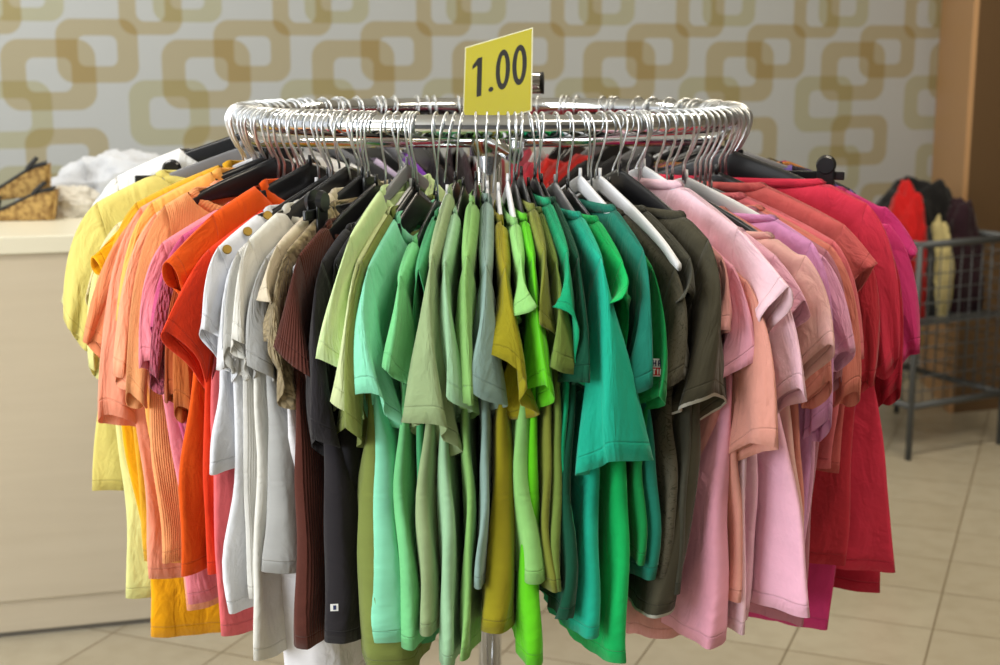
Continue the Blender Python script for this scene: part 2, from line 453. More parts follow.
add('ribbed off-white top', '#d8d6d0', (238,252), (229,352), (247,379), (250,600), -31, 'black', nk=(294, 206), label='ribbed off-white top beside the gold-buttoned blouse', kind='finerib')
add('off-white tee', '#dddbd3', (249,240), (232,340), (248,353), (258,662), -29.2, 'black', nk=(295, 222), label='off-white T-shirt with a curled sleeve edge and very long white hem')
# ---- front, seen edge on
add('light grey tee', '#a4a4a2', (266,258), (240,372), (262,372), (257,299,572), hanger='black', label='light grey T-shirt hanging between white and brown tops')
add('beige cap-sleeve blouse', '#cdbfa6', (277,246), (256,295), (277,309), (272,290,430), hanger='black', rh=0.58, label='beige blouse with a small cap sleeve left of the brown ribbed tee', name='blouse', cat='blouse')
add('tan crochet top', '#ad9a76', (287,252), (254,332), (278,392), (280,296,440), hanger='clip', rh=0.6, ruff=0.006, label='tan top with crochet lace edging left of the brown ribbed tee', kind='lace', name='blouse', cat='blouse')
add('brown ribbed tee', '#5c3027', (299,256), (266,341), (307,376), (282,315,641), hanger='black', nk=(323, 223), label='brown ribbed T-shirt with wide sleeve', kind='rib')
add('black tee', '#262327', (322,262), (299,440), (327,441), (313,366,642), hanger='black', nk=(352, 228), label='black T-shirt with a tiny white tag on its side seam')
add('charcoal tee', '#1d1c1f', (335,262), (340,420), (356,424), (345,372,600), hanger='white', sleeves=False, rh=0.62, label='charcoal T-shirt half hidden between black and olive bodies')
add('pale green tee', '#cbe79c', (350,238), (318,352), (339,374), (338,352,500), hanger='grey', nk=(398, 190), rh=0.6, label='pale green T-shirt with open sleeve right of the black tee')
add('pale lime tee', '#d3e3a0', (357,262), (327,404), (350,412), (350,368,500), hanger='white', rh=0.6, label='pale lime T-shirt showing its sleeve below the pale green sleeve')
add('olive tee', '#74823a', (362,262), (329,430), (353,438), (346,418,672), hanger='black', label='olive T-shirt hanging lower than the mint one beside it')
add('mint tee', '#7ae0b2', (368,268), (335,392), (391,408), (363,421,645), hanger='black', nk=(396, 216), label='mint green T-shirt with a broad straight sleeve')
add('grass green tee', '#64c676', (400,288), (387,358), (404,386), (392,420,643), hanger='black', nk=(416, 240), label='grass green T-shirt right of the mint one, with short sleeve')
add('bottle green tee', '#3f9c62', (418,270), (399,422), (426,420), (412,432,642), hanger='white', sleeves=False, rh=.61, label='bottle green T-shirt mostly hidden behind the sage one')
add('sage tee', '#8ea870', (432,256), (403,414), (452,440), (411,437,634), hanger='black', nk=(441, 190), label='sage T-shirt with a rolled neck and long folded sleeve')
add('celadon tee', '#8cc08e', (445,262), (437,392), (465,408), (432,456,664), hanger='black', nk=(458, 212), label='celadon green T-shirt right of the sage one')
add('fern green tee', '#78b356', (467,256), (452,398), (470,410), (456,472,660), hanger='black', nk=(472, 200), label='fern green T-shirt left of the grey-green one')
add('grey-green tee', '#7ea096', (486,266), (463,384), (501,402), (474,489,592), hanger='white', nk=(493, 198), label='grey-green T-shirt with pointed folded sleeve')
add('mustard tee', '#938a1a', (505,268), (491,345), (533,404), (474,523,638), hanger='white', nk=(500, 219), label='mustard T-shirt with crumpled sleeve above the chrome pole')
add('apple green tee', '#82ca64', (521,258), (516,312), (536,308), (515,549,585), hanger='white', nk=(519, 222), label='apple green T-shirt with a short cap sleeve beside the lime one')
add('lime tee', '#5fc618', (533,256), (530,388), (549,400), (517,548,672), hanger='black', nk=(529, 218), label='vivid lime T-shirt with curled sleeve end')
add('moss tee', '#777f2a', (544,250), (540,330), (552,334), (546,560,600), hanger='black', nk=(540, 208), label='moss T-shirt squeezed between lime and olive green shoulders')
add('olive green tee', '#6c8636', (556,262), (549,368), (581,371), (550,569,597), hanger='black', nk=(552, 211), label='olive green T-shirt with square sleeve end')
add('jade tee', '#12a06e', (567,252), (562,292), (588,366), (566,578,580), hanger='black', nk=(565, 202), label='jade T-shirt with wavy sleeve edge right of the olive green one')
add('dark forest top', '#0c4a34', (578,262), (570,380), (586,384), (553,576,622), hanger='black', ruff=0.007, dzo=-0.01, label='dark forest green top with ruffled hem in the shade of the emerald tee', name='blouse', cat='blouse')
add('emerald tee', '#1caf90', (601,258), (589,472), (653,456), (571,607,646), hanger='grey', nk=(597, 216), tilt=.008, label='emerald T-shirt with the widest flared sleeve')
add('shamrock tee', '#10b45e', (622,262), (619,302), (637,292), (606,643,670), hanger='black', nk=(615, 220), label='shamrock green T-shirt with short cap sleeve and the lowest green hem')
add('dark teal tee', '#1a7562', (643,250), (632,391), (651,393), (641,665,581), hanger='white', nk=(632, 208), label='dark teal T-shirt with smooth shoulder between green and dark olive tees')
add('printed green tee', '#118443', (652,268), (649,402), (661,402), (632,648,570), hanger='black', label='narrow green T-shirt sleeve with red and white lettering')
add('leaf-print olive tee', '#524d3f', (675,268), (664,388), (701,382), (655,674,574), hanger='white', hhalf=0.236, hdz=-0.004, label='dark olive T-shirt with faint leaf print', kind='leaf', col2='#3a3729')
add('dark khaki top', '#45443a', (690,258), (684,300), (698,292), (668,684,600), hanger='black', label='dark khaki top with thin cap sleeve between the two olive tees', name='blouse', cat='blouse')
add('frayed charcoal-olive tee', '#433f31', (708,240), (683,404), (731,397), (640,689,620), hanger='black', nk=(686, 215), label='charcoal olive T-shirt with pale frayed edging on sleeve and hem', kind='piped', col2='#b5b2a8')
add('salmon denim-look top', '#cf8580', (722,258), (722,330), (738,330), (638,712,650), hanger='white', rh=0.56, label='salmon denim-look top whose hem shows lowest under the charcoal olive tee', kind='denim', col2='#e3b0ae', name='blouse', cat='blouse')
add('rose pink tee', '#f2a6be', (733,270), (731,380), (758,350), (690,737,655), hanger='black', label='rose pink T-shirt with a long narrow body beside the charcoal olive tee')
add('long white slip', '#e6e4e8', (293,268), None, None, (258,347,672), None, 'white', sleeves=False, rh=.60, name='dress', cat='dress', label='long white slip whose hem shows lowest under the brown and black tees')
# ---- right side, seen on the face
add('salmon cuffed tee', '#df9788', (746,288), (775,445), (726,461), (736,600), 32.3, 'black', dzo=-0.045, label='salmon T-shirt with a wide banded cuff hanging low')
add('pale pink tee', '#efc6d2', (738,228), (790,291), (752,346), (742,640), 33.4, 'white', nk=(680, 188), label='pale pink T-shirt with rolled neck and broad pale shoulder')
add('blush cuffed tee', '#f0c0d0', (766,262), (805,392), (774,412), (745,615), 36, 'white', label='blush T-shirt with a stitched cuff under the pale pink sleeve')
add('light pink tee', '#f2b6ce', (775,256), (808,303), (785,340), (812,622), 38.6, 'white', nk=(753, 220), label='light pink T-shirt with long flaring pink body')
add('peach pink tee', '#e8b2ac', (806,262), (836,343), (792,393), (800,560), 41.2, 'black', nk=(775, 235), label='peach pink T-shirt with creased wide sleeve')
add('melon tee', '#e28a7e', (806,268), (829,386), (800,412), (802,560), 43.6, 'black', label='melon T-shirt showing under the peach pink sleeve')
add('lilac top', '#d890c6', (812,232), (829,424), (806,442), (800,560), 46, 'white', nk=(772, 226), dzo=-0.014, label='lilac top with a soft drooping sleeve end', name='blouse', cat='blouse')
add('orchid pink tee', '#eaa4c8', (823,262), (857,349), (836,366), (806,560), 48.4, 'black', label='orchid pink T-shirt with slim sleeve')
add('dusty mauve tee', '#bb7585', (826,262), (842,378), (824,389), (802,629), 50.8, 'black', label='dusty mauve T-shirt mostly covered by the orchid pink one')
add('light salmon tee', '#e07f70', (830,256), (858,397), (833,407), (800,540), 53.2, 'black', label='light salmon T-shirt sleeve under the orchid pink sleeve')
add('strawberry tee', '#e4707a', (834,242), (863,357), (849,363), (832,470), 56, 'grey', nk=(748, 190), label='strawberry T-shirt with narrow straight sleeve')
add('terracotta pink tee', '#cc5d5c', (844,214), (878,262), (851,292), (838,470), 59, 'black', nk=(768, 184), dzo=-0.012, label='terracotta pink T-shirt with short sleeve pointing right')
add('brick red tee', '#c33342', (858,244), (874,384), (856,388), (846,563), 62.4, 'black', label='brick red T-shirt with hemmed sleeve under the terracotta pink sleeve')
add('crimson tee', '#d93852', (866,222), (899,361), (876,380), (897,572), 66.6, 'black', nk=(822, 189), dzo=0.02, label='crimson T-shirt with a smooth broad shoulder, long body flaring at the hem')
add('cerise tee', '#b8243c', (878,232), (901,392), (876,409), (880,587), 70, 'black', label='cerise T-shirt with sleeve end below the crimson sleeve')
add('hot pink tee', '#d63a7c', (889,216), (920,351), (900,362), (880,520), 73.4, 'clip', dzo=-0.012, hdz=0.014, cu=0.15, label='hot pink T-shirt with longer sleeve beside the crimson one')
add('vermilion tee', '#e64f30', (890,232), (911,291), (902,296), (880,500), 76.6, 'black', dzo=-0.03, label='vermilion T-shirt, only a sleeve end between two hot pink sleeves')
add('bright pink tee', '#d93c86', (886,202), (918,250), (902,273), (880,520), 80, 'black', nk=(846, 190), dzo=0.008, label='bright pink T-shirt with short sleeve, outermost on the right of the rail')
add('raspberry tee', '#c93670', None, None, None, (829,627), 64.5, 'black', dz=-0.045, label='raspberry T-shirt whose hem shows left of the red hems', sleeves=False)
# ---- far half of the rail: mostly shoulders and hooks show
BACK = [('#e8e29a','soft yellow'),('#ececec','white'),('#f0d24a','sunny yellow'),('#e8c030','yolk yellow'),('#262626','black'),('#dddddd','light grey'),('#efeff0','white'),('#e8d860','yellow'),('#242424','black'),
 ('#222222','black'),('#e4e4e2','white'),('#ededed','white'),('#3a3a3c','charcoal'),('#2c2c2e','black'),('#c9b8d8','pale violet'),('#202022','black'),('#e0e0de','white'),('#7a3aa8','purple'),('#8846b4','violet'),('#242222','black'),('#3a2a28','dark brown'),
 ('#2c1c20','dark plum'),('#301c22','dark plum'),('#8a1c30','wine'),('#7a1a2c','wine'),('#b02038','crimson'),('#a81c34','dark red'),('#c83a58','raspberry'),('#d8405c','rose red'),('#e03028','red'),('#e43424','red'),('#cc2c28','red'),('#d8302c','red'),('#e24432','scarlet'),
 ('#26262a','black'),('#2a2a2c','black'),('#d83a34','scarlet'),('#303034','charcoal'),('#202024','black'),('#28282c','black'),('#e86a60','coral'),('#28282c','black'),('#3a3238','charcoal'),('#2a2a2e','black'),
 ('#1c191b','black and yellow print'),('#c2327a','magenta print'),('#d8862a','orange print'),('#2a2230','violet and black print'),('#e0605c','coral')]
PRN = {'black and yellow print': '#c9a53a', 'magenta print': '#1c1a1c', 'orange print': '#2a1c16', 'violet and black print': '#7a62b0'}
nb = len(BACK); FR = [(it['short'], on_cyl(it['sh'][0], it['sh'][1], .65)[0]) for it in ITEMS if it['sh']]
FX = [(n_, proj(R*sin(a_), -R*cos(a_), 1.3)[0]) for n_, a_ in FR]; used_ = set()
for i, (c, nm) in enumerate(BACK):
    a = -82.5 - i*(191/(nb-1)) + (1.5*sin(i*1.9) + .7*sin(i*4.3))*(0 < i < nb-1)
    x_ = proj(R*sin(rad(a)), -R*cos(rad(a)), 1.3)[0]
    near = next(n_ for n_, q_ in sorted(FX, key=lambda k: abs(k[1]-x_)) if (nm, n_) not in used_); used_.add((nm, near))
    hc = ('black','black','grey','white','black')[i % 5]
    first = i == 0
    add(f'{nm} far top', c, None, None, None, None, a, 'clip' if first else hc, label=f'{nm} top far across the ring rail behind the {near}', hlabel=f"{'black clip' if first else hc} hanger of the far {nm} top behind the {near}", res=(18,16), band=False,
        dz=.0 if first else .04 if i == 1 else .012 if nm in PRN else (i*7 % 5)*.006-.014, cu=.118, kind='floral' if nm in PRN else 'jersey', col2=PRN.get(nm), name='knit_top', cat='top')


def solve(it, n):
    g = G(); g.seed = n*17 + 5; g.name = it.get('name', 't_shirt'); g.cat = it.get('cat', 'T-shirt'); g.label = it['label']
    face = it['phi'] is not None
    if face: g.phi = rad(it['phi'])
    else: g.phi = on_cyl(it['sh'][0], it['sh'][1], it.get('rs', .65))[0]
    g.neck = it.get('neck', .10 + .012*sin(n*2.4)); g.drop = it.get('drop', .055); g.front = it.get('front', 1); g.band = it.get('band', True)
    g.dz = it.get('dz', 0); g.nx, g.nt = it.get('res', (30, 30))
    g.us = .215; g.ch = it.get('ch', .23)
    if it['sh']:
        if face: r, z = on_plane(it['sh'][0], it['sh'][1], g.phi)
        else: r, z = it.get('rs', .65), on_cyl(it['sh'][0], it['sh'][1], it.get('rs', .65))[2]
        g.us = min(max(r - R, .19), .255)
        g.dz = min(max(z - hang_z(g.us) - .005, -.035), .025)
        g.dz = it.get('dzo', g.dz)
    if it.get('nk'):                                        # where the collar sits on the shoulder line
        best = None
        for k in range(70):
            u = .05 + .0022*k; z = hang_z(u) + .006 + g.dz
            x, y = proj((R+u)*sin(g.phi), -(R+u)*cos(g.phi), z)
            d = math.hypot((x - it['nk'][0])*(1 if face else .2), y - it['nk'][1])
            if best is None or d < best[0]: best = (d, u)
        g.neck = min(best[1], g.us - .035)
    g.mat = cloth(it['col'], it.get('kind', 'jersey'), it.get('col2')); g.mat2 = cloth(it['band_col']) if it.get('band_col') else None
    g.fold = it.get('fold', .004 if face else .003); g.arm = .014; g.th0 = it.get('th', .009); g.thh = .011; g.wh = 0; g.wmid = it.get('wmid', 0); g.hdip = it.get('hdip', 0)
    g.wo, g.wi, g.zh = .22, .22, it.get('zh', .72)
    g.ruff = it.get('ruff', 0); g.sleeves = it.get('sleeves', True); g.curl = it.get('curl', .006 if face else .013)
    if it['hem']:
        h = it['hem']
        if face:
            r, z = on_plane(h[0], h[1], g.phi)
            th, r, z = unwarp(g.phi, r, z)
            g.wo = min(max(r - R, .12), .34); g.zh = z; g.wh = (th-g.phi)*RW
        else:
            rh = it.get('rh', .665)
            t1, _, z1 = on_cyl(h[0], h[2], rh); t2, _, _ = on_cyl(h[1], h[2], rh)
            g.thh = max(.006, (t2-t1)*rh/2*.95)
            th, r, z = unwarp((t1+t2)/2, rh, z1)
            g.wh = (th - g.phi)*RW; g.wo = r - R; g.zh = z
    # outer sleeve end
    def P(px, extra=0.0):
        if len(px) == 3: th, r, z = on_cyl(*px)
        elif face: r, z = on_plane(px[0], px[1], g.phi); th = g.phi
        else: th, r, z = on_cyl(px[0], px[1], .69)
        r = min(max(r, .5), .86)
        th, r, z = unwarp(th, r, z)
        return Vector((r - R, (th - g.phi)*RW, z))
    if it['A']:
        a, b = P(it['A']), P(it['B'])
        full = it.get('sw', .155)
        e2 = max(.007, (full - (a-b).length)/2*.85)
        if face:
            g.s_c = (a+b)/2; g.s_o = (a-b)/2; g.s_s = Vector((0, min(e2, .011), .008*(-1 if g.phi > 0 else 1)))
        else:
            tl = it.get('tilt', .028); g.s_c = (a+b)/2 - Vector((e2*.9, 0, tl*.8)); g.s_s = (a-b)/2 if a.y > b.y else (b-a)/2; g.s_o = Vector((e2, 0, tl))
    else:
        g.s_c = Vector((g.us+.05, 0, hang_z(g.us)-.19)); g.s_o = Vector((.05, 0, .025)); g.s_s = Vector((0, .007, 0))
    return g

GS = []
for n, it in enumerate(ITEMS):
    g = solve(it, n); g.it = it; GS.append(g)
order = sorted(GS, key=lambda g: g.phi)
for i, g in enumerate(order):
    gl = (g.phi - order[i-1].phi)*RW if i else .03
    gr = (order[(i+1) % len(order)].phi - g.phi)*RW if i < len(order)-1 else .03
    room = max(.005, min(gl, gr)*.5)
    g.tht = min(.0125, max(.007, room*1.25)); g.th0 = min(g.th0, max(room, .0065)); g.arm = min(.014, max(.008, room*1.2))
for g in GS:
    build_garment(g)
    it = g.it; hk = it['hanger']
    if hk:
        kind = 'clip' if hk == 'clip' else 'plain'; col = 'black' if hk == 'clip' else hk
        hl = it.get('hlabel') or f"{col} plastic {'clip ' if kind == 'clip' else ''}hanger holding the {it['short']}"
        build_hanger(g.phi, col, hl, it.get('hdz', g.dz), kind, lean=random.uniform(-.3, .3), half=it.get('hhalf', g.us-.03), cu=it.get('cu', .145))

# extras on single garments
def find(short): return next(g for g in GS if g.it['short'] == short)
def on_sleeve(g, q, j):                       # point + outward normal on the outer sleeve grid
    so, sw, M, NQ = g.slv[1]
    p = Vector(sw[q*M + j % M]); du = Vector(sw[min(q+1, NQ)*M + j % M]) - p; dv = Vector(sw[q*M + (j+1) % M]) - Vector(sw[q*M + (j-1) % M])
    return so, p, du.normalized(), dv.normalized()
# gold buttons on the shoulder of the white blouse
g = find('gold-buttoned white blouse'); o_base = g.obj.location
for u in (g.us*.98, g.us*.80, g.us*.62):
    p = place(g.phi, u, .0115, hang_z(u) + .006 + g.dz - .006) - o_base
    b2 = bmesh.new(); bmesh.ops.create_cone(b2, cap_ends=True, segments=18, radius1=.0068, radius2=.006, depth=.003)
    n_ = (Vector(CAM) - (p + o_base)).normalized(); n_ = (n_ + Vector((0, 0, .5)) + Vector((cos(g.phi), sin(g.phi), 0))*.6).normalized()
    bmesh.ops.rotate(b2, cent=(0, 0, 0), matrix=n_.to_track_quat('Z', 'Y').to_matrix(), verts=b2.verts[:]); bmesh.ops.translate(b2, vec=p + n_*.003, verts=b2.verts[:])
    bm_obj('button', b2, GOLD, g.obj)
# lettered print on the narrow green sleeve, and the white tag on the black tee's side
def nearest(o, px, py):
    best = None
    for v in o.data.vertices:
        w_ = v.co + o_base; x, y = proj(*w_)
        d = math.hypot(x-px, y-py) + 60*(w_ - Vector(CAM)).length
        if math.hypot(x-px, y-py) < 9 and (best is None or d < best[0]): best = (d, v.co.copy())
    return best[1] if best else None
VIEW = lambda p: (Vector(CAM) - p).normalized()
def patch(name, o, anchor, rects, mat, lift, sc=.001):
    """flat rectangles (x0, x1, y0, y1 in mm, y up) lying on the cloth at anchor"""
    n = VIEW(anchor + o_base); n.z *= .3; n.normalize()
    rt = Vector((0, 0, 1)).cross(n).normalized(); up = n.cross(rt)
    bm = bmesh.new()
    for x0, x1, y0, y1 in rects:
        q = []
        for h in (lift, lift + .0004):
            q.append([bm.verts.new(anchor + n*h + rt*(x*sc) + up*(y*sc)) for x, y in ((x0, y0), (x1, y0), (x1, y1), (x0, y1))])
        for i in range(4): bm.faces.new((q[0][i], q[0][(i+1) % 4], q[1][(i+1) % 4], q[1][i]))
        bm.faces.new(q[1]); bm.faces.new(q[0][::-1])
    return bm_obj(name, bm, mat, o)
PW = plain('print_white', '#e4e4e4', .8); PR = plain('print_red', '#c02028', .8); PN = plain('print_navy', '#1e2c58', .8)
g = find('printed green tee'); o_base = g.obj.location.copy(); so = g.slv[1][0]
p = nearest(so, 655, 368)
if p is not None:
    bk = patch('print_patch', so, p, [(-7.5, 7.5, -12, 12)], PW, .004)
    bk['label'] = 'small printed patch with red and navy lettering on white'
    patch('red_block', so, p, [(-7, 7, -10.5, 0)], PR, .0046)
    patch('letters', so, p, [(-6, -1.5, -3, -1.5), (-4.5, -3, -9, -1.5), (.3, 1.8, -9, -1.5), (3.6, 5.1, -9, -1.5)], PW, .0052)
    patch('letters', so, p, [(-6, -4.5, 2, 10), (-2.5, -1, 2, 10), (-6, -1, 5.3, 6.8), (1, 2.5, 2, 10), (1, 5.5, 8.5, 10), (4.2, 5.7, 6, 10), (1, 5.5, 5, 6.5), (3.6, 5.2, 2, 5)], PN, .0052)
g = find('black tee'); o_base = g.obj.location.copy()
p = nearest(g.obj, 337, 600)
if p is not None:
    patch('label_tag', g.obj, p, [(-6, 5, -4, 6)], PW, .003)['label'] = 'tiny white woven tag'
    patch('tag_mark', g.obj, p, [(-2, 2, -2, 4)], PN, .0036)

TILE_ROT, TILE_OFF, TILE_W, TILE_H = 22.0, (-.05, -.221), .324, .27
WALL_P = (.546, 1.15)
WALL_RINGS = [(-.563, 1.384, .159, .123, .083, .064, 't'), (-.395, 1.466, .14, .111, .073, .058, 't'), (-.753, 1.628, .11, .106, .06, .047, 't'), (-.622, 1.665, .122, .098, .062, .046, 'o'),
 (-.155, 1.247, .142, .117, .071, .06, 'o'), (.030, 1.09, .142, .108, .07, .056, 't'), (-.090, .97, .13, .10, .064, .052, 'o'), (.187, .80, .14, .104, .07, .055, 't')]
# ------------------------------------------------------------------ price card over the rack
Ys = dict(TL=.045, TR=-.025, BR=-.10, BL=-.03)
card = {k: at_y(px, py, Ys[k]) for k, (px, py) in dict(TL=(465.3, 47.5), TR=(533, 27.5), BR=(531.7, 111), BL=(468, 132)).items()}
cO = card['BL'] ; cH = ((card['TR']-card['TL']) + (card['BR']-card['BL']))/2; cV = ((card['TL']-card['BL']) + (card['TR']-card['BR']))/2
cV = cV - cH*(cV.dot(cH)/cH.length_squared)*.0
cN = cH.cross(cV).normalized()               # towards the viewer
def cpt(a, b, h=0.0): return card['TL'] + (card['TR']-card['TL'])*a + (card['BR']-card['TR'])*b + cN*h
def slab(bm, poly, h0, h1):
    lo = [bm.verts.new(cpt(a, b, h0)) for a, b in poly]; hi = [bm.verts.new(cpt(a, b, h1)) for a, b in poly]
    n = len(poly)
    for i in range(n): bm.faces.new((lo[i], lo[(i+1) % n], hi[(i+1) % n], hi[i]))
    bm.faces.new(hi); bm.faces.new(lo[::-1])
YEL = plain('yellow_card', '#a39a20', .22, 0, .5); YEL.node_tree.nodes['Principled BSDF'].inputs['Coat Weight'].default_value = .6
LAM = plain('laminate_edge', '#d8d6b8', .2)
INK = plain('black_ink', '#0c0c0b', .3)
bm = bmesh.new(); slab(bm, [(0, 0), (1, 0), (1, 1), (0, 1)], -.0008, .0004)
sign = bm_obj('price_sign', bm, LAM); tag(sign, 'yellow price card reading 1.00 standing above the round rack', 'price sign')
bm = bmesh.new(); slab(bm, [(.012, .012), (.988, .012), (.988, .988), (.012, .988)], .0004, .0009); bm_obj('card_face', bm, YEL, sign)
def oval(cx, cy, rx, ry, n=40): return [(cx + rx*cos(2*pi*i/n), cy + ry*sin(2*pi*i/n)) for i in range(n)]
bm = bmesh.new(); slab(bm, [(.125, .305), (.125, .258), (.205, .185), (.268, .185), (.268, .66), (.198, .66), (.198, .272)], .0009, .0013); bm_obj('digit_one', bm, INK, sign)
bm = bmesh.new(); slab(bm, oval(.41, .614, .036, .03), .0009, .0013); bm_obj('decimal_point', bm, INK, sign)
for cx in (.579, .82):
    bm = bmesh.new(); n = 48
    o_ = oval(cx, .412, .104, .243, n); i_ = oval(cx, .412, .043, .172, n)
    vo = [[bm.verts.new(cpt(a, b, h)) for a, b in L_] for h in (.0009, .0013) for L_ in (o_, i_)]
    for i in range(n):
        j = (i+1) % n
        bm.faces.new((vo[2][i], vo[2][j], vo[3][j], vo[3][i])); bm.faces.new((vo[0][i], vo[0][j], vo[2][j], vo[2][i])); bm.faces.new((vo[1][j], vo[1][i], vo[3][i], vo[3][j]))
    bm_obj('digit_zero', bm, INK, sign)
# holder: stem on the pole with a short cross tube behind the card
hold = empty('sign_holder', (0, 0, 1.36)); tag(hold, 'chrome sign holder with black end cap behind the yellow price card', 'sign holder')
O_ = Vector((0, 0, 1.36))
hp = at_y(540, 83, .06)
def htube(name, pts, r, m): return tube_obj(name, [Vector(p) - O_ for p in pts], r, m, hold, n=18)
htube('stem', [(0, 0, 1.358), (0, .02, 1.38), (0, .06, hp.z)], .008, CHROME)
htube('cross_tube', [(-.03, .06, hp.z), (hp.x + .004, .06, hp.z)], .019, CHROME)
htube('end_cap', [(hp.x + .002, .06, hp.z), (hp.x + .007, .06, hp.z)], .0195, RUBBER)

# ------------------------------------------------------------------ room
def quad(name, pts, mat):
    o = link(name, mesh(name, pts, [(0, 1, 2, 3)], False), mat); o['kind'] = 'structure'; return o
# floor: 30 cm polished tiles laid at an angle
m, nt, b = new_mat('floor_tiles'); L = nt.links.new
tc = nd(nt, 'ShaderNodeTexCoord'); mp = nd(nt, 'ShaderNodeMapping'); mp.inputs['Rotation'].default_value = (0, 0, rad(TILE_ROT)); mp.inputs['Location'].default_value = (*TILE_OFF, 0)
L(tc.outputs['Object'], mp.inputs['Vector'])
br = nd(nt, 'ShaderNodeTexBrick', offset=0.0, squash=1.0)
for k, v in (('Scale', 1.0), ('Mortar Size', .0032), ('Brick Width', TILE_W), ('Row Height', TILE_H), ('Mortar Smooth', .3)): br.inputs[k].default_value = v
br.inputs['Color1'].default_value = (*lin('#bdb49f'), 1); br.inputs['Color2'].default_value = (*lin('#b7ad97'), 1); br.inputs['Mortar'].default_value = (*lin('#7d7058'), 1)
L(mp.outputs[0], br.inputs['Vector'])
nz = nd(nt, 'ShaderNodeTexNoise', i_Scale=14.0, i_Detail=6.0); L(tc.outputs['Object'], nz.inputs['Vector'])
col = mixc(nt, math_n(nt, 'MULTIPLY', math_n(nt, 'SUBTRACT', nz.outputs['Fac'], .42, clamp=True), .8), br.outputs['Color'], lin('#9c9176'))
L(col, b.inputs['Base Color']); b.inputs['Roughness'].default_value = .24; b.inputs['Specular IOR Level'].default_value = .5
L(math_n(nt, 'MULTIPLY_ADD', br.outputs['Fac'], .3, .22), b.inputs['Roughness'])
quad('floor', [(-5, -5, 0), (5, -5, 0), (5, 6, 0), (-5, 6, 0)], m)
# wall covering: linked rounded-square rings
WS = .36; W0 = 3.10
wd_ = Vector((1, WS, 0)).normalized()
def wall_uv(px, py):
    dx, dy, dz = ray(px, py)
    t = (W0 + WS*CAM[0] - CAM[1]) / (dy - WS*dx)
    return (CAM[0] + t*dx)*math.sqrt(1+WS*WS), CAM[2] + t*dz
m, nt, b = new_mat('ring_wallpaper'); L = nt.links.new
tc = nd(nt, 'ShaderNodeTexCoord'); sx = nd(nt, 'ShaderNodeSeparateXYZ'); L(tc.outputs['UV'], sx.inputs[0])
Pw, Ph = WALL_P
def ring_mask(cx, cy, hw, hh, band, bandv):
    # coordinates wrapped about the ring centre
    X = math_n(nt, 'ABSOLUTE', math_n(nt, 'SUBTRACT', math_n(nt, 'WRAP', math_n(nt, 'SUBTRACT', sx.outputs['X'], cx), Pw/2, -Pw/2), 0.0))
    Y = math_n(nt, 'ABSOLUTE', math_n(nt, 'WRAP', math_n(nt, 'SUBTRACT', sx.outputs['Y'], cy), Ph/2, -Ph/2))
    def sdf(w, h, r):
        qx = math_n(nt, 'MAXIMUM', math_n(nt, 'SUBTRACT', X, w-r), 0.0); qy = math_n(nt, 'MAXIMUM', math_n(nt, 'SUBTRACT', Y, h-r), 0.0)
        d = math_n(nt, 'SUBTRACT', math_n(nt, 'SQRT', math_n(nt, 'ADD', math_n(nt, 'MULTIPLY', qx, qx), math_n(nt, 'MULTIPLY', qy, qy))), r)
        return math_n(nt, 'MULTIPLY_ADD', d, -300.0, .5, clamp=True)
    return math_n(nt, 'SUBTRACT', sdf(hw, hh, hh*.52), sdf(hw-band, hh-bandv, (hh-bandv)*.5), clamp=True)
base = lin('#adb0b0'); col = base
TAN = tuple(c/bc for c, bc in zip(lin('#a0987f'), base)); OLI = tuple(c/bc for c, bc in zip(lin('#a1a08a'), base))
col = None
for (cx, cy, hw, hh, bw, bv, k) in WALL_RINGS:
    mk = ring_mask(cx, cy, hw, hh, bw, bv)
    col = mixc(nt, mk, base if col is None else col, TAN if k == 't' else OLI, 'MULTIPLY')
L(col, b.inputs['Base Color']); b.inputs['Roughness'].default_value = .75; b.inputs['Specular IOR Level'].default_value = .3
X0, X1 = -4.2, 4.2
pts = [(X0, W0+WS*X0, 0), (X1, W0+WS*X1, 0), (X1, W0+WS*X1, 3.1), (X0, W0+WS*X0, 3.1)]
wl = quad('wall_back', pts, m)
ul = wl.data.uv_layers.new(name='UVMap')
for l in wl.data.loops:
    v = wl.data.vertices[l.vertex_index].co; ul.data[l.index].uv = (v.x*math.sqrt(1+WS*WS), v.z)
# brown pillar at the right
def two_tone():
    m, nt, b = new_mat('pillar_paint'); L = nt.links.new
    n = nd(nt, 'ShaderNodeTexNoise', i_Scale=3.0, i_Detail=3.0)
    L(mixc(nt, n.outputs['Fac'], lin('#6b5236'), lin('#644b30')), b.inputs['Base Color']); b.inputs['Roughness'].default_value = .55
    return m
pa = at_y(944, 200, 3.76); pc = at_y(967, 200, 3.18)
bm = bmesh.new()
foot = [(pa.x, pa.y+.35), (pc.x, pc.y), (pc.x+1.3, pc.y+.45), (pc.x+1.3, pc.y+1.6)]
lo = [bm.verts.new((x, y, 0)) for x, y in foot]; hi = [bm.verts.new((x, y, 3.1)) for x, y in foot]
for i in range(4): bm.faces.new((lo[i], lo[(i+1) % 4], hi[(i+1) % 4], hi[i]))
bm.faces.new(hi); bm.faces.new(lo[::-1])
bm_obj('pillar', bm, two_tone(), kind='structure')
